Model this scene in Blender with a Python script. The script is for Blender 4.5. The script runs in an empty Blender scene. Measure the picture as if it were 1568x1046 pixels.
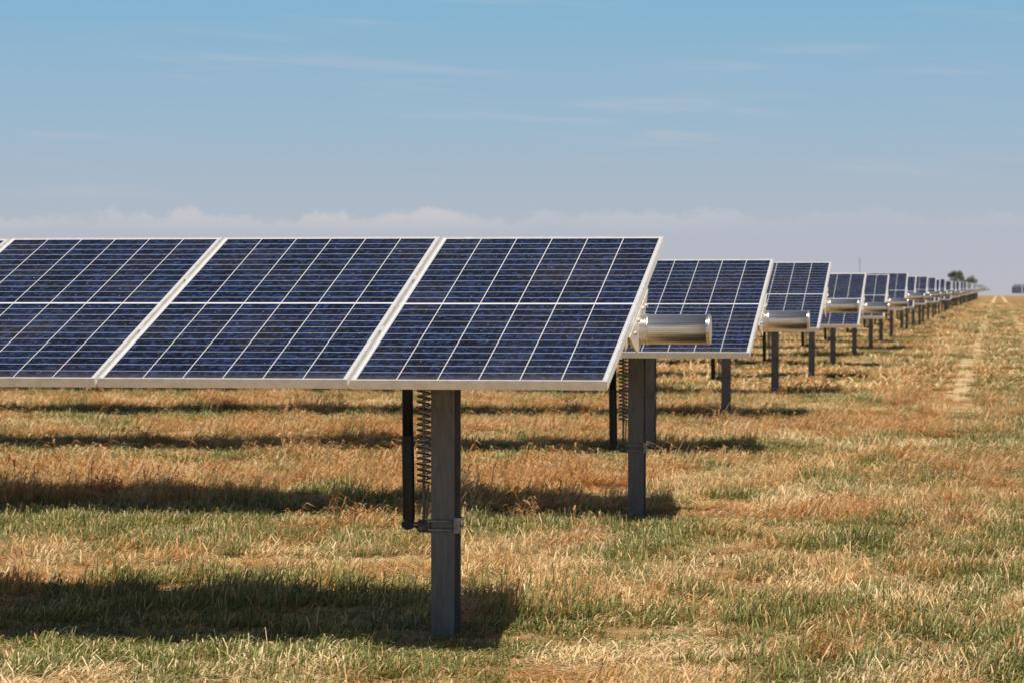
import bpy, math, random
import numpy as np
from mathutils import Vector, noise
random.seed(7); rng=np.random.default_rng(7)
scene=bpy.context.scene
D=bpy.data
# ---------------------------------------------------------------- helpers
def link(o,parent=None):
    scene.collection.objects.link(o)
    if parent: o.parent=parent
    return o
class MB:
    def __init__(s): s.v=[];s.f=[];s.m=[];s.sm=[];s.uv={}
    def add(s,vs,fs,mat=0,smooth=False):
        b=len(s.v); s.v+= [tuple(v) for v in vs]
        for f in fs: s.f.append(tuple(b+i for i in f)); s.m.append(mat); s.sm.append(smooth)
    def hexa(s,p,mat=0):
        s.add(p,[(0,3,2,1),(4,5,6,7),(0,1,5,4),(1,2,6,5),(2,3,7,6),(3,0,4,7)],mat)
    def box(s,x0,x1,y0,y1,z0,z1,mat=0):
        s.hexa([(x0,y0,z0),(x1,y0,z0),(x1,y1,z0),(x0,y1,z0),(x0,y0,z1),(x1,y0,z1),(x1,y1,z1),(x0,y1,z1)],mat)
    def tube(s,pts,r,n=12,mat=0,cap=True):
        pts=[Vector(p) for p in pts]; b=len(s.v); N=len(pts)
        rr=r if isinstance(r,(list,tuple)) else [r]*N
        up=Vector((0,0,1))
        for i,p in enumerate(pts):
            t=(pts[min(i+1,N-1)]-pts[max(i-1,0)]).normalized()
            ref=up if abs(t.z)<.9 else Vector((1,0,0))
            a=t.cross(ref).normalized(); c=t.cross(a)
            for k in range(n):
                an=2*math.pi*k/n
                s.v.append(tuple(p+(a*math.cos(an)+c*math.sin(an))*rr[i]))
        for i in range(N-1):
            for k in range(n):
                k2=(k+1)%n
                s.f.append((b+i*n+k,b+i*n+k2,b+(i+1)*n+k2,b+(i+1)*n+k)); s.m.append(mat); s.sm.append(True)
        if cap:
            s.f.append(tuple(b+k for k in range(n))); s.m.append(mat); s.sm.append(False)
            s.f.append(tuple(b+(N-1)*n+k for k in reversed(range(n)))); s.m.append(mat); s.sm.append(False)
    def mesh(s,name,mats):
        me=D.meshes.new(name); me.from_pydata(s.v,[],s.f)
        for m in mats: me.materials.append(m)
        me.polygons.foreach_set('material_index',s.m); me.polygons.foreach_set('use_smooth',s.sm)
        me.update(); return me
class NT:
    def __init__(s,nt): s.nt=nt; s.n=nt.nodes; s.l=nt.links
    def new(s,t,**k):
        n=s.n.new(t)
        for a,b in k.items(): setattr(n,a,b)
        return n
    def put(s,sock,v):
        if v is None: return
        if hasattr(v,'is_output'): s.l.new(v,sock)
        else: sock.default_value=v
    def m(s,op,a,b=None,c=None,clamp=False):
        n=s.new('ShaderNodeMath',operation=op); n.use_clamp=clamp
        s.put(n.inputs[0],a); s.put(n.inputs[1],b)
        if c is not None: s.put(n.inputs[2],c)
        return n.outputs[0]
    def ss(s,v,a,b,c=0.,d=1.):
        n=s.new('ShaderNodeMapRange',interpolation_type='SMOOTHSTEP')
        s.put(n.inputs[0],v);s.put(n.inputs[1],a);s.put(n.inputs[2],b);s.put(n.inputs[3],c);s.put(n.inputs[4],d)
        return n.outputs[0]
    def mix(s,f,a,b,bt='MIX'):
        n=s.new('ShaderNodeMix',data_type='RGBA',blend_type=bt)
        s.put(n.inputs[0],f)
        for k,v in((6,a),(7,b)):
            if isinstance(v,tuple) and len(v)==3: v=(*v,1)
            s.put(n.inputs[k],v)
        return n.outputs[2]
    def noise(s,vec,scale,detail=3,rough=.5):
        n=s.new('ShaderNodeTexNoise'); s.put(n.inputs['Vector'],vec)
        n.inputs['Scale'].default_value=scale; n.inputs['Detail'].default_value=detail; n.inputs['Roughness'].default_value=rough
        return n.outputs[0]
    def comb(s,x,y,z=0.):
        n=s.new('ShaderNodeCombineXYZ'); s.put(n.inputs[0],x);s.put(n.inputs[1],y);s.put(n.inputs[2],z); return n.outputs[0]
    def sep(s,v):
        n=s.new('ShaderNodeSeparateXYZ'); s.put(n.inputs[0],v); return n.outputs
    def scale(s,v,t):
        n=s.new('ShaderNodeVectorMath',operation='MULTIPLY'); s.put(n.inputs[0],v); n.inputs[1].default_value=t; return n.outputs[0]
def mat(name):
    m=D.materials.new(name); m.use_nodes=True
    t=NT(m.node_tree); b=m.node_tree.nodes['Principled BSDF']
    return m,t,b
def simple(name,col,rough,metal=0.,var=.25,nscale=12,stretch=(1,1,1),bump=0.):
    m,t,b=mat(name)
    tc=t.new('ShaderNodeTexCoord').outputs['Object']
    v=t.scale(tc,stretch)
    n=t.noise(v,nscale,5,.6)
    dark=tuple(c*(1-var) for c in col); lite=tuple(min(1,c*(1+var)) for c in col)
    t.put(b.inputs['Base Color'],t.mix(t.ss(n,.3,.7),dark,lite))
    t.put(b.inputs['Roughness'],t.ss(n,.2,.8,rough*.8,min(1,rough*1.2)))
    b.inputs['Metallic'].default_value=metal
    if bump:
        bn=t.new('ShaderNodeBump'); bn.inputs['Strength'].default_value=bump; bn.inputs['Distance'].default_value=.002
        t.put(bn.inputs['Height'],n); t.put(b.inputs['Normal'],bn.outputs[0])
    return m
# ---------------------------------------------------------------- terrain
def gz(y):
    if y<40: return 0.
    z=.003*(y-40)
    return 1.3*math.tanh(z/1.3)
# ---------------------------------------------------------------- materials
frame_m=simple('anodised_frame',(.78,.75,.71),.40,.35,.08,30)
galv=simple('galvanised_tube',(.70,.66,.62),.30,.88,.35,5,(.5,70,70))
rail_m=simple('bracket_metal',(.66,.60,.52),.45,.3,.15,20)
post_m=simple('weathered_steel_post',(.150,.150,.158),.48,.45,.22,10,(5,5,.8),.2)
black_m=simple('black_damper',(.010,.010,.012),.45,.1,.3,20)
spring_m=simple('spring_steel',(.26,.25,.24),.4,.6,.3,30)
back_m=simple('backsheet',(.6,.6,.6),.6,0,.05)
def panel_mat():
    m,t,b=mat('polycrystalline_cells')
    uv=t.new('ShaderNodeUVMap').outputs[0]
    u,v,_=t.sep(uv)
    mod=t.m('FLOOR',u)
    fu=t.m('FRACT',u)
    cu=t.m('MULTIPLY',t.m('SUBTRACT',fu,.010),6/.980)
    vv=t.m('MULTIPLY',t.m('SUBTRACT',v,.006),24/.988)
    fx=t.m('FRACT',cu); fy=t.m('FRACT',vv)
    ex=t.m('MINIMUM',fx,t.m('SUBTRACT',1.,fx)); ey=t.m('MINIMUM',fy,t.m('SUBTRACT',1.,fy))
    colline=t.ss(ex,.011,.016,1.,0.)
    rowline=t.ss(ey,.032,.052,1.,0.)
    mid=t.ss(t.m('ABSOLUTE',t.m('SUBTRACT',v,.5)),.0045,.0052,1.,0.)
    edge=t.m('MAXIMUM',t.ss(t.m('ABSOLUTE',t.m('SUBTRACT',fu,.5)),.492,.494),t.ss(t.m('ABSOLUTE',t.m('SUBTRACT',v,.5)),.495,.496))
    bb=t.m('FRACT',t.m('MULTIPLY',cu,5.)); eb=t.ss(t.m('ABSOLUTE',t.m('SUBTRACT',bb,.5)),.02,.05,1.,0.)
    wn=t.new('ShaderNodeTexWhiteNoise'); wn.noise_dimensions='3D'
    cellid=t.comb(t.m('FLOOR',cu),t.m('FLOOR',t.m('MULTIPLY',vv,.5)),mod)
    t.put(wn.inputs[0],cellid); w=wn.outputs[0]
    wm=t.new('ShaderNodeTexWhiteNoise'); wm.noise_dimensions='1D'; t.put(wm.inputs['W'],mod)
    P=t.comb(t.m('MULTIPLY',u,1.05),t.m('MULTIPLY',v,2.1),0.)
    vo=t.new('ShaderNodeTexVoronoi'); vo.inputs['Scale'].default_value=48; t.put(vo.inputs['Vector'],P)
    vc=t.sep(vo.outputs['Color'])[0]
    c=t.mix(w,(.0022,.0032,.010),(.0065,.0105,.036))
    c=t.mix(t.ss(vc,.5,1.,0.,.8),c,(.022,.044,.125))
    c=t.mix(t.m('MULTIPLY',t.ss(vc,.0,.35,1.,0.),.7),c,(.003,.004,.008))
    c=t.mix(t.m('MULTIPLY',wm.outputs[0],.09),c,(.03,.03,.04))
    c=t.mix(t.m('MULTIPLY',eb,.05),c,(.35,.37,.42))
    c=t.mix(t.m('MULTIPLY',rowline,.48),c,(.50,.49,.50))
    line=t.m('MAXIMUM',t.m('MAXIMUM',t.m('MULTIPLY',colline,.85),mid),edge)
    c=t.mix(line,c,(.70,.69,.69))
    dn=t.noise(P,2.2,6,.65); dn2=t.noise(P,60,2,.5)
    dust=t.m('ADD',t.ss(dn,.42,.75,.001,.04),t.ss(v,.05,0.,0.,.12))
    c=t.mix(dust,c,(.42,.34,.27))
    sp=t.ss(dn2,.70,.74); c=t.mix(t.m('MULTIPLY',sp,.5),c,(.6,.50,.38))
    t.put(b.inputs['Base Color'],c)
    t.put(b.inputs['Roughness'],t.ss(dn,.3,.7,.12,.26))
    b.inputs['Specular IOR Level'].default_value=.20
    b.inputs['IOR'].default_value=1.31
    return m
cells=panel_mat()
# ---------------------------------------------------------------- solar row meshes
T=math.radians(16.7); PZ=1.442; PITCH=1.053; W=1.040; L=2.13
S=Vector((0,math.cos(T),math.sin(T))); Nn=Vector((0,-math.sin(T),math.cos(T))); C0=Vector((0,.07,PZ))
def P3(x,s,n): return C0+Vector((x,0,0))+S*s+Nn*n
def slab(mb,x0,x1,s0,s1,n0,n1,mt=0):
    mb.hexa([P3(x0,s0,n0),P3(x1,s0,n0),P3(x1,s1,n0),P3(x0,s1,n0),P3(x0,s0,n1),P3(x1,s0,n1),P3(x1,s1,n1),P3(x0,s1,n1)],mt)
NM=44
def make_panels(N):
    g=MB(); fr=MB(); uvs=[]
    for i in range(N):
        x1=-i*PITCH; x0=x1-W
        jn=random.uniform(-.0035,.0035); js=random.uniform(-.004,.004)
        lip=.0085; h=.038
        g.add([P3(x0+lip,-L/2+lip+js,-.003+jn),P3(x1-lip,-L/2+lip+js,-.003+jn),P3(x1-lip,L/2-lip+js,-.003+jn),P3(x0+lip,L/2-lip+js,-.003+jn)],[(0,1,2,3)])
        k=i+3
        uvs+= [(k+0,0),(k+.9999,0),(k+.9999,1),(k+0,1)]
        g.add([P3(x0+lip,-L/2+lip+js,-.009+jn),P3(x1-lip,-L/2+lip+js,-.009+jn),P3(x1-lip,L/2-lip+js,-.009+jn),P3(x0+lip,L/2-lip+js,-.009+jn)],[(3,2,1,0)],1)
        uvs+=[(0,0)]*4
        slab(fr,x0,x0+lip,-L/2+js,L/2+js,-h+jn,jn); slab(fr,x1-lip,x1,-L/2+js,L/2+js,-h+jn,jn)
        slab(fr,x0+lip,x1-lip,-L/2+js,-L/2+lip+js,-h+jn,jn); slab(fr,x0+lip,x1-lip,L/2-lip+js,L/2+js,-h+jn,jn)
        for s in(-.38,.38):
            slab(fr,x0-.011,x0-.002,s-.03,s+.03,-.03+jn,.003+jn)
    me=g.mesh('glass',[cells,back_m])
    ul=me.uv_layers.new(name='UVMap')
    ul.data.foreach_set('uv',np.array(uvs,dtype=np.float32).ravel())
    return me,fr.mesh('frames',[frame_m])
glass_me,frame_me=make_panels(NM)
TC=C0-Nn*.120
tb=MB()
r=.064
x0=-NM*PITCH
tb.tube([(x0,TC.y,TC.z),(-.02,TC.y,TC.z),(.296,TC.y,TC.z)],r,48)
tb.tube([(.2965,TC.y,TC.z),(.300,TC.y,TC.z),(.308,TC.y,TC.z),(.311,TC.y,TC.z)],[r*.99,r*1.04,r*1.04,r*.97],48)
tb.tube([(.03,TC.y,TC.z),(.033,TC.y,TC.z),(.043,TC.y,TC.z),(.046,TC.y,TC.z)],[r*1.0,r*1.05,r*1.05,r*1.0],48)
tube_me=tb.mesh('torque_tube',[galv])
rl=MB()
for i in range(NM+1):
    xc=-i*PITCH+(.0075 if i else -.03)
    slab(rl,xc-.025,xc+.025,-.42,.42,-.052,-.0425)
    slab(rl,xc-.025,xc-.020,-.42,.42,-.085,-.052); slab(rl,xc+.020,xc+.025,-.42,.42,-.085,-.052)
    pts=[]
    for a in range(0,181,15):
        an=math.radians(a)+math.pi
        pts.append((xc,TC.y+math.cos(an)*(r+.008),TC.z+math.sin(an)*(r+.008)))
    rl.tube(pts,.006,8)
def endplate(x,t):
    a=[P3(x,-.36,-.0426),P3(x,.34,-.0426),P3(x,.22,-.10),P3(x,.09,-.19),P3(x,-.10,-.20),P3(x,-.24,-.12)]
    bb=[p+Vector((t,0,0)) for p in a]; n=len(a)
    rl.add(a+bb,[tuple(range(n)),tuple(reversed(range(n,2*n)))]+[(i,i+n,(i+1)%n+n,(i+1)%n) for i in range(n)])
endplate(.001,.006)
for s,n in((-.2,-.075),(.2,-.075),(-.08,-.055),(.1,-.055)):
    p=P3(.007,s,n); rl.tube([p,p+Vector((.012,0,0))],.010,6)
rail_me=rl.mesh('module_rails',[rail_m])
def ibeam(mb,xc,yc,z0,z1,b=.100,d=.17,tf=.008,tw=.007):
    mb.box(xc-b/2,xc+b/2,yc-d/2,yc-d/2+tf,z0,z1); mb.box(xc-b/2,xc+b/2,yc+d/2-tf,yc+d/2,z0,z1)
    mb.box(xc-tw/2,xc+tw/2,yc-d/2+tf,yc+d/2-tf,z0,z1)
def posts_mesh(xs):
    mb=MB()
    for x in xs:
        ibeam(mb,x,0,-.3,1.14)
        mb.box(x-.075,x+.075,-.09,.09,1.14,1.155)
        pts=[(x,TC.y+math.cos(a)*(r+.022),TC.z+math.sin(a)*(r+.022)) for a in [i*2*math.pi/20 for i in range(21)]]
        mb.tube(pts,.018,8)
        mb.box(x-.03,x+.03,-.04,-.025,1.155,1.27); mb.box(x-.03,x+.03,.06,.075,1.155,1.27)
        for bz in(1.05,.98): 
            for bx in(-.03,.03): mb.tube([(x+bx,-.0855,bz),(x+bx,-.097,bz)],.009,6)
    return mb.mesh('posts',[post_m])
def damper_mesh(x,full=True):
    mb=MB(); xd=x-.150; xs=x-.084; yd=-.07
    mb.tube([(xd,yd,.50),(xd,yd,.515),(xd-.004,yd,.86),(xd-.004,yd,.88)],[.022,.0265,.0265,.022],20,0)
    mb.tube([(xd-.004,yd,.86),(xd-.008,yd,1.30)],[.024,.024],16,0)
    mb.tube([(xd,yd,.47),(xd,yd,.505)],.014,10,0)
    pts=[];nt=25;st=14
    z0,z1=.665,1.27
    for i in range(nt*st+1):
        a=2*math.pi*i/st; pts.append((xs+math.cos(a)*.027,yd+math.sin(a)*.027,z0+(z1-z0)*i/(nt*st)))
    mb.tube(pts,.0052,6,1)
    mb.tube([(xs,yd,.49),(xs,yd,1.27)],.0065,8,1)
    mb.tube([(xs+.012,yd,.50),(xs+.02,yd,.66)],.004,6,1)
    mb.tube([(xd-.03,yd,.488),(x-.03,yd,.488)],.013,10,1)
    mb.tube([(xs-.022,yd,.482),(xs-.022,yd,.482+.001),(xs+.03,yd,.483)],[.02,.028,.03],14,1)
    mb.tube([(xd,yd-.03,.488),(xd,yd+.03,.488)],.022,12,0)
    for z in(.468,.505):
        b=.060; d=.094
        p=[(x-b,-d,z),(x+b,-d,z),(x+b,d,z),(x-b,d,z),(x-b,-d,z)]
        mb.tube(p,.0065,8,1)
    mb.box(x+.052,x+.072,-.10,-.07,.455,.52,1)
    mb.box(xd-.02,xs+.04,yd-.012,yd+.012,1.27,1.30,1); mb.box(xd-.02,xs+.04,yd,TC.y,1.30,1.32,1)
    return mb.mesh('damper_and_spring',[black_m,spring_m])
pA=[-.825-10.7*i for i in range(5)]; pC=[-1.63-10.7*i for i in range(5)]
postA,postC=posts_mesh(pA),posts_mesh(pC)
dampA,dampC=damper_mesh(pA[0]),damper_mesh(pC[0])
rows=[(12.7,-1.53,0.),(19.75,-1.545,-.02),(27.8,-1.585,.05),(35.9,-1.60,0.),(44.,-1.61,.03),(52.1,-1.57,.09)]
y=60.2
while y<470:
    rows.append((y,-1.60+random.uniform(-.05,.05),.06+random.uniform(-.03,.03))); y+=8.1
postpos=[]
for i,(yr,xr,dz) in enumerate(rows):
    e=D.objects.new('solar_panel_row',None); link(e); e.location=(xr,yr,gz(yr)+dz); e.empty_display_size=.5
    postpos.append((xr+(pA if i<2 else pC)[0],yr))
    for nm,me in(('glass',glass_me),('frames',frame_me),('torque_tube',tube_me),('module_rails',rail_me),
                 ('posts',postA if i<2 else postC),('damper_and_spring',dampA if i<2 else dampC)):
        o=D.objects.new(nm,me); link(o,e)
# second block of trackers beyond the service track, far right
for j in range(9):
    yy=300+j*17; e=D.objects.new('solar_panel_row',None); link(e); e.location=(47.6+j*.12,yy,gz(yy)-.15+j*.07)
    for nm,me in(('glass',glass_me),('frames',frame_me),('torque_tube',tube_me),('posts',postC)):
        o=D.objects.new(nm,me); link(o,e)
# ---------------------------------------------------------------- ground
gm,t,b=mat('dry_grass_field')
pos=t.new('ShaderNodeNewGeometry').outputs['Position']
px,py,pz=t.sep(pos)
n1=t.noise(t.scale(pos,(.25,.12,1)),1.,5,.6); n2=t.noise(pos,3.,5,.7); n3=t.noise(t.scale(pos,(1,.35,1)),30.,4,.7)
c=t.mix(t.ss(n2,.3,.7),(.36,.21,.08),(.58,.37,.16))
c=t.mix(t.m('MULTIPLY',t.ss(n1,.50,.64),.5),c,(.16,.15,.045))
wob=t.m('MULTIPLY',t.m('SUBTRACT',t.noise(t.scale(pos,(.4,.2,0)),1.,3,.6),.5),.3)
xw=t.m('ADD',px,wob)
trk=t.m('MAXIMUM',t.ss(t.m('ABSOLUTE',t.m('ADD',xw,.58)),.08,.30,1.,0.),t.ss(t.m('ABSOLUTE',t.m('SUBTRACT',xw,.85)),.08,.30,1.,0.))
trk=t.m('MULTIPLY',trk,t.ss(py,28.,46.,0.,.85))
c=t.mix(t.ss(n3,.35,.65,.5,0.),c,(.10,.065,.03))
c=t.mix(trk,c,(.74,.53,.29))
t.put(b.inputs['Base Color'],c); b.inputs['Roughness'].default_value=.95; b.inputs['Specular IOR Level'].default_value=.1
bn=t.new('ShaderNodeBump'); bn.inputs['Strength'].default_value=.8; bn.inputs['Distance'].default_value=.05
t.put(bn.inputs['Height'],n3); t.put(b.inputs['Normal'],bn.outputs[0])
ys=[-300,-50,0]+list(range(5,41,5))+list(range(45,500,8))+list(range(520,1000,60))+[1500,3000,7000]
xs=[-4000,-800,-200,-60,-20,0,20,60,200,800,4000]
vs=[(x,yy,gz(yy)) for yy in ys for x in xs]; nx=len(xs)
fs=[(j*nx+i,j*nx+i+1,(j+1)*nx+i+1,(j+1)*nx+i) for j in range(len(ys)-1) for i in range(nx-1)]
me=D.meshes.new('ground'); me.from_pydata(vs,[],fs); me.materials.append(gm)
for p in me.polygons: p.use_smooth=True
link(D.objects.new('ground',me))
# ---------------------------------------------------------------- grass
gr,t,b=mat('grass_blades')
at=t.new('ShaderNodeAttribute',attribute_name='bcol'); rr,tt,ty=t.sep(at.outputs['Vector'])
pos=t.new('ShaderNodeNewGeometry').outputs['Position']
na=t.noise(t.scale(pos,(.5,.32,0)),1.,4,.6); nb=t.noise(t.scale(pos,(1.6,1.,0)),1.,4,.65)
dry=t.mix(rr,(.62,.355,.12),(.98,.76,.43))
dry=t.mix(t.ss(nb,.47,.62,0.,.75),dry,(.64,.295,.078))
dry=t.mix(t.ss(na,.50,.62,0.,.7),dry,(.98,.77,.45))
grn=t.mix(rr,(.065,.10,.016),(.27,.30,.075))
grn=t.mix(t.m('MULTIPLY',tt,.35),grn,(.58,.48,.19))
seed=t.mix(rr,(.42,.18,.05),(.86,.47,.17))
c=t.mix(t.ss(ty,.7,.9),dry,grn); c=t.mix(t.ss(t.m('ABSOLUTE',t.m('SUBTRACT',ty,.5)),.1,.2,1.,0.),c,seed)
c=t.mix(t.ss(tt,0.,.35,.55,0.),c,(.07,.05,.02))  # blade roots painted darker, shade low in the grass put into the colour
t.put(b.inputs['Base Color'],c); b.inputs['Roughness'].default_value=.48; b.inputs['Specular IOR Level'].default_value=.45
tr=t.new('ShaderNodeBsdfTranslucent'); t.put(tr.inputs[0],c)
mx=t.new('ShaderNodeMixShader'); mx.inputs[0].default_value=.20
t.l.new(b.outputs[0],mx.inputs[1]); t.l.new(tr.outputs[0],mx.inputs[2])
t.l.new(mx.outputs[0],gr.node_tree.nodes['Material Output'].inputs[0])
def clump(name,kind,nb,rad,seedn,wmul=1.):
    R=random.Random(seedn); V=[];F=[];A=[]
    for i in range(nb):
        a=R.uniform(0,6.283); q=rad*math.sqrt(R.random()); bx,by=q*math.cos(a),q*math.sin(a)
        rnd=R.random()
        isg = kind=='green' and R.random()<.84 or kind!='green' and R.random()<.15
        if kind=='green': h=R.uniform(.04,.105); lean=R.uniform(.5,2.6)
        elif kind=='seed': h=R.uniform(.07,.17); lean=R.uniform(.8,2.8)
        elif kind=='flat': h=R.uniform(.05,.15); lean=R.uniform(2.,6.)
        else: h=R.uniform(.05,.13); lean=R.uniform(.8,4.)
        if R.random()<.04: h*=1.5
        la=R.gauss(0.1,.9) if kind!='flat' else R.uniform(0,6.283)
        w=R.uniform(.0016,.0044)*wmul
        nrm=math.sqrt(1+lean*lean)
        hz=h/nrm; hx=h*lean/nrm
        dx,dy=math.cos(la),math.sin(la)
        fa=la+math.pi/2+R.gauss(0,.7); wx,wy=math.cos(fa)*w,math.sin(fa)*w
        cv=R.gauss(0,.3)
        ty=1. if isg else 0.
        if kind=='seed' and R.random()<.35: ty=.5
        b0=len(V); segs=3
        for s in range(segs):
            u=s/segs; px=bx+dx*hx*u**1.5-dy*cv*hx*u*u; py=by+dy*hx*u**1.5+dx*cv*hx*u*u; pz=hz*math.sin(u*2.1)/math.sin(2.1)-.004+.004*(s>0)
            k=1-.5*u
            if ty==.5: k=.5+1.3*(u>.5)
            V+=[(px-wx*k,py-wy*k,pz),(px+wx*k,py+wy*k,pz)]; A+=[(rnd,u,ty)]*2
        V.append((bx+dx*hx-dy*cv*hx,by+dy*hx+dx*cv*hx,hz)); A.append((rnd,1.,ty))
        for s in range(segs-1): F.append((b0+2*s,b0+2*s+1,b0+2*s+3,b0+2*s+2))
        F.append((b0+2*segs-2,b0+2*segs-1,b0+2*segs))
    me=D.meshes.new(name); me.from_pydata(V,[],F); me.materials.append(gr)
    a=me.attributes.new('bcol','FLOAT_VECTOR','POINT'); a.data.foreach_set('vector',np.array(A,dtype=np.float32).ravel())
    return D.objects.new(name,me)
kinds=['dry','dry','dry','green','green','seed','seed','flat','flat']
kidx={'dry':[0,1,2],'green':[3,4],'seed':[5,6],'flat':[7,8]}
col=D.collections.new('grass_clumps')
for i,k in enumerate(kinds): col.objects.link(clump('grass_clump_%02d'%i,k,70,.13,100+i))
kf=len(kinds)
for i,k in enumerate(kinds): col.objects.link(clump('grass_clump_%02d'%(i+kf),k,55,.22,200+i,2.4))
rowY=np.array([q[0] for q in rows])
def nz(x,y,s,o=0.): return noise.fractal(Vector((x*s[0]+o,y*s[1]+o*1.7,o)),.6,2.,4)
def trackf(x,y):
    if y<28: return 0.
    xw=x+.15*nz(x,y,(.4,.2),91.)
    d=min(abs(xw+.58),abs(xw-.85))
    return math.exp(-(d/.26)**2)*min(1,(y-28)/15.)
def pick(x,y,tf):
    g=.42*nz(x,y,(.45,.30),3.)+.50*nz(x,y,(1.8,1.1),9.)
    j=np.argmin(np.abs(rowY-(y)-.2)); rel=y-rowY[j]
    if x<-1.3:
        und=max(0.,1-abs(rel+.5)/3.2)*min(1,(-1.3-x)/1.)
        g+=.66*und-.08
        if y<11.8: g-=.10
    else: g+= .08 if x<-.7 else .21
    s=nz(x,y,(.35,.3),21.)+ (.22 if 21<y<60 else (-.45 if y<17 else -.05))
    f=nz(x,y,(.9,.5),33.)
    if random.random()<tf: return 'flat'
    if g+random.gauss(0,.12)>.19: return 'green'
    if s+random.gauss(0,.13)>.22: return 'seed'
    if f+random.gauss(0,.13)>.02: return 'flat'
    return 'dry'
pts=[];rot=[];scl=[];idx=[]
def zone(y0,y1,dens,mul,off,base,hm):
    ystep=(y1-y0)/24.
    for k in range(24):
        ya=y0+k*ystep; yb=ya+ystep; xl=-.36*yb-3.; xrr=4.+.03*yb
        n=int((xrr-xl)*ystep*dens)
        X=rng.uniform(xl,xrr,n); Y=rng.uniform(ya,yb,n)
        for x,yy in zip(X,Y):
            tf=trackf(x,yy)
            if random.random()<tf*.85: continue
            kd=pick(x,yy,tf)
            hn=nz(x,yy,(1.3,1.),50.)
            h=hm*random.uniform(.6,1.2)*(1+.8*hn+.35*nz(x,yy,(5,4),77.))
            if random.random()<.03: h*=1.6
            if kd=='flat': h*=.65
            h*=1-.6*tf
            j=int(np.argmin(np.abs(rowY-yy+.3))); near=abs(rowY[j]-yy-.3)
            if x<-1.2 and near<1.: h*=.42+.4*near
            pp=postpos[j]; 
            if abs(x-pp[0])<.22 and -1.0<yy-pp[1]<.2: h*=.4
            if yy<10.9: h*=.75
            pts.append((x,yy,gz(yy))); rot.append((0,0,random.gauss(0,.45)))
            scl.append((base,base,min(2.*hm,max(.22*hm,h)))); idx.append(random.choice(kidx[kd])+off)
zone(9.5,24,64,1,0,1.,.98)
zone(24,45,32,1,0,1.25,.92)
zone(45,100,7.5,1,kf,1.35,.92)
zone(100,300,1.6,1,kf,1.9,1.2)
me=D.meshes.new('grass'); me.from_pydata(pts,[],[])
a=me.attributes.new('rot','FLOAT_VECTOR','POINT'); a.data.foreach_set('vector',np.array(rot,dtype=np.float32).ravel())
a=me.attributes.new('scl','FLOAT_VECTOR','POINT'); a.data.foreach_set('vector',np.array(scl,dtype=np.float32).ravel())
a=me.attributes.new('idx','INT','POINT'); a.data.foreach_set('value',np.array(idx,dtype=np.int32))
go=link(D.objects.new('grass',me))
ng=D.node_groups.new('grass_scatter','GeometryNodeTree')
ng.interface.new_socket('Geometry',in_out='INPUT',socket_type='NodeSocketGeometry'); ng.interface.new_socket('Geometry',in_out='OUTPUT',socket_type='NodeSocketGeometry')
N=ng.nodes; Lk=ng.links
gi=N.new('NodeGroupInput'); gout=N.new('NodeGroupOutput'); iop=N.new('GeometryNodeInstanceOnPoints')
ci=N.new('GeometryNodeCollectionInfo'); ci.inputs['Collection'].default_value=col; ci.inputs['Separate Children'].default_value=True; ci.inputs['Reset Children'].default_value=True
def na_(nm,dt):
    n=N.new('GeometryNodeInputNamedAttribute'); n.data_type=dt; n.inputs['Name'].default_value=nm
    return [o for o in n.outputs if o.enabled and o.name=='Attribute'][0]
e2r=N.new('FunctionNodeEulerToRotation'); Lk.new(na_('rot','FLOAT_VECTOR'),e2r.inputs[0])
m2p=N.new('GeometryNodeMeshToPoints'); Lk.new(gi.outputs[0],m2p.inputs[0])
Lk.new(m2p.outputs[0],iop.inputs['Points']); Lk.new(ci.outputs[0],iop.inputs['Instance']); iop.inputs['Pick Instance'].default_value=True
Lk.new(na_('idx','INT'),iop.inputs['Instance Index']); Lk.new(e2r.outputs[0],iop.inputs['Rotation']); Lk.new(na_('scl','FLOAT_VECTOR'),iop.inputs['Scale'])
Lk.new(iop.outputs[0],gout.inputs[0])
md=go.modifiers.new('scatter','NODES'); md.node_group=ng
print('grass instances',len(pts))
# ---------------------------------------------------------------- distant trees, pole
leaf=simple('tree_foliage',(.06,.075,.035),.8,0,.5,3); bark=simple('bark',(.12,.09,.065),.9,0,.3,6)
def tree(x,y,h,wd,sd):
    R=random.Random(sd); e=D.objects.new('broadleaf_tree',None); link(e); e.location=(x,y,gz(y))
    tm=MB(); tm.tube([(0,0,-.2),(.1,0,h*.2),(.15,0,h*.4),(.1,.1,h*.75)],[h*.035,h*.028,h*.02,h*.008],10)
    lobes=[]
    for i in range(11):
        a=R.uniform(0,6.28); q=wd*.5*R.uniform(.15,.8); p=Vector((math.cos(a)*q,math.sin(a)*q,h*R.uniform(.42,.88)))
        tm.tube([(.12,0,h*R.uniform(.25,.5)),p*.6+Vector((0,0,h*.2)),p],[h*.014,h*.009,h*.003],6); lobes.append((p,h*R.uniform(.10,.19)))
    link(D.objects.new('trunk_and_limbs',tm.mesh('trunk_and_limbs',[bark])),e)
    lm=MB()
    for p,rd in lobes:
        for k in range(260):
            d=Vector((R.gauss(0,1),R.gauss(0,1),R.gauss(0,.8))); d=d.normalized()*rd*R.random()**.4
            c=p+d; s=h*.018*R.uniform(.6,1.5)
            u=Vector((R.gauss(0,1),R.gauss(0,1),R.gauss(0,1))).normalized(); w=u.orthogonal().normalized()
            lm.add([c-u*s,c+w*s*.6,c+u*s,c-w*s*.6],[(0,1,2,3)])
    link(D.objects.new('foliage',lm.mesh('foliage',[leaf])),e)
tree(-8.6,610,5.6,3.6,1); tree(-6.2,640,4.9,3.4,2)
e=D.objects.new('utility_pole',None); link(e); e.location=(-18.2,400,gz(400))
pm=MB(); pm.tube([(0,0,-.3),(0,0,5.6)],[.05,.03],10); pm.box(-.2,.2,-.03,.03,5.1,5.15)
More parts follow.
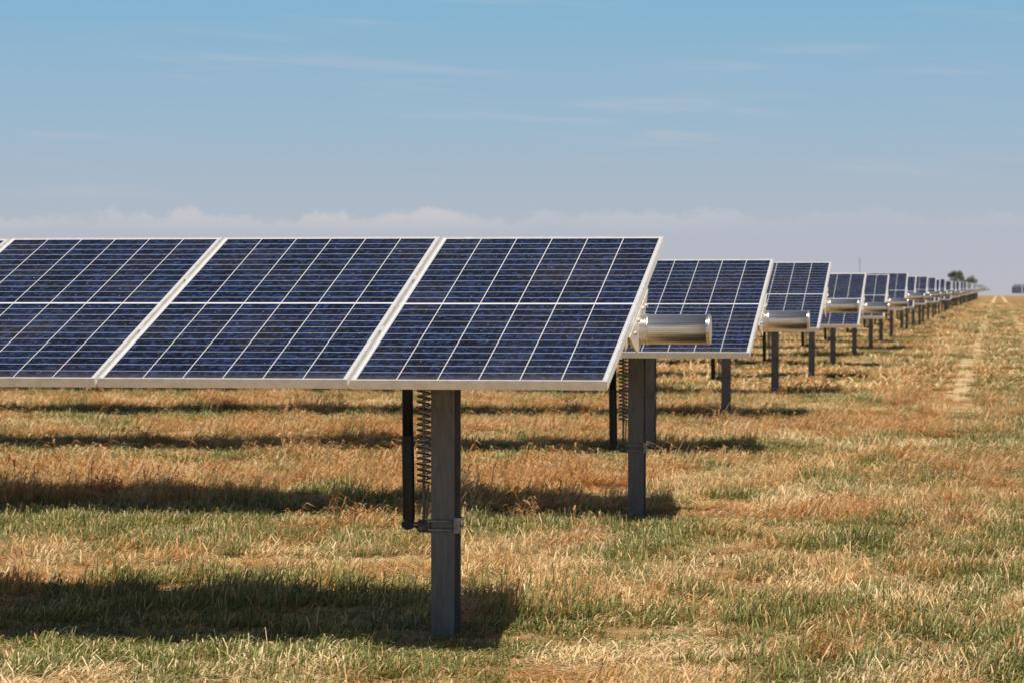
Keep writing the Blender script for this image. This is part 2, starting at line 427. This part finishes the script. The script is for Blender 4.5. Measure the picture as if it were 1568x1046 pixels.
for q in(-.17,.17): pm.tube([(q,0,5.15),(q,0,5.27)],.025,8)
link(D.objects.new('pole_and_crossarm',pm.mesh('pole',[simple('pole_wood',(.45,.43,.41),.9)])),e)
# ---------------------------------------------------------------- light
sd=Vector((.47,-.38,1.)).normalized()
sl=D.lights.new('sun','SUN'); sl.energy=5.; sl.angle=math.radians(.45); sl.color=(1.,.94,.84)
so=link(D.objects.new('sun',sl)); so.rotation_euler=sd.to_track_quat('Z','Y').to_euler(); so.location=(5,-5,20)
w=D.worlds.new('World'); scene.world=w; w.use_nodes=True; t=NT(w.node_tree)
STR=.05
bg=w.node_tree.nodes['Background']; sky=t.new('ShaderNodeTexSky',sky_type='NISHITA')
sky.sun_disc=False; sky.sun_elevation=math.asin(sd.z); sky.sun_rotation=math.atan2(sd.x,sd.y)
sky.altitude=0; sky.air_density=1.; sky.dust_density=.8; sky.ozone_density=2.
tc=t.new('ShaderNodeTexCoord').outputs['Generated']; X,Y,Z=t.sep(tc)
az=t.m('ARCTAN2',X,Y)
def c_(r_,g_,b_): return tuple((q/STR) for q in (r_,g_,b_))
# summer haze layer hugging the horizon
hz=t.mix(t.ss(Z,-.005,.066),c_(.51,.505,.565),c_(.345,.49,.62))
hz=t.mix(t.ss(Z,.045,.12),hz,c_(.21,.455,.67))
skc=t.mix(t.ss(Z,.10,.40,.95,0.),sky.outputs[0],hz)
topn=t.noise(t.comb(t.m('MULTIPLY',az,55.),t.m('MULTIPLY',Z,60.)),1.,6,.62)
big=t.noise(t.comb(t.m('MULTIPLY',az,12.),2.),1.,2,.5)
top=t.m('ADD',.0185,t.m('MULTIPLY',topn,.019))
bank=t.m('MULTIPLY',t.ss(t.m('SUBTRACT',top,Z),0.,.003),t.ss(Z,.018,.028))
bank=t.m('MULTIPLY',bank,t.m('MULTIPLY',t.ss(big,.34,.60,.30,.65),t.ss(az,-.20,-.04,1.,.35)))
wis=t.noise(t.comb(t.m('MULTIPLY',az,14.),t.m('ADD',t.m('MULTIPLY',Z,170.),t.m('MULTIPLY',az,8.))),1.,5,.55)
wis2=t.noise(t.comb(t.m('MULTIPLY',az,7.),t.m('MULTIPLY',Z,40.),14.),1.,2,.5)
wisp=t.m('MULTIPLY',t.ss(wis,.46,.78),t.ss(wis2,.42,.62,0.,.28))
wisp=t.m('MULTIPLY',wisp,t.ss(Z,.02,.05))
msk=t.m('MAXIMUM',bank,wisp)
skc=t.mix(msk,skc,c_(.66,.62,.62))
t.put(bg.inputs[0],skc); bg.inputs[1].default_value=STR
# ---------------------------------------------------------------- camera
cd=D.cameras.new('camera'); cam=link(D.objects.new('camera',cd)); cd.sensor_width=36; cd.lens=4577/1568*36
cd.clip_start=.5; cd.clip_end=20000
cam.location=(0,0,1.472); cam.rotation_euler=(math.radians(90-.876),0,math.radians(9.24))
cd.dof.use_dof=True; cd.dof.focus_distance=12.9; cd.dof.aperture_fstop=10
scene.camera=cam
scene.view_settings.view_transform='Standard'; scene.view_settings.look='None'; scene.view_settings.exposure=0
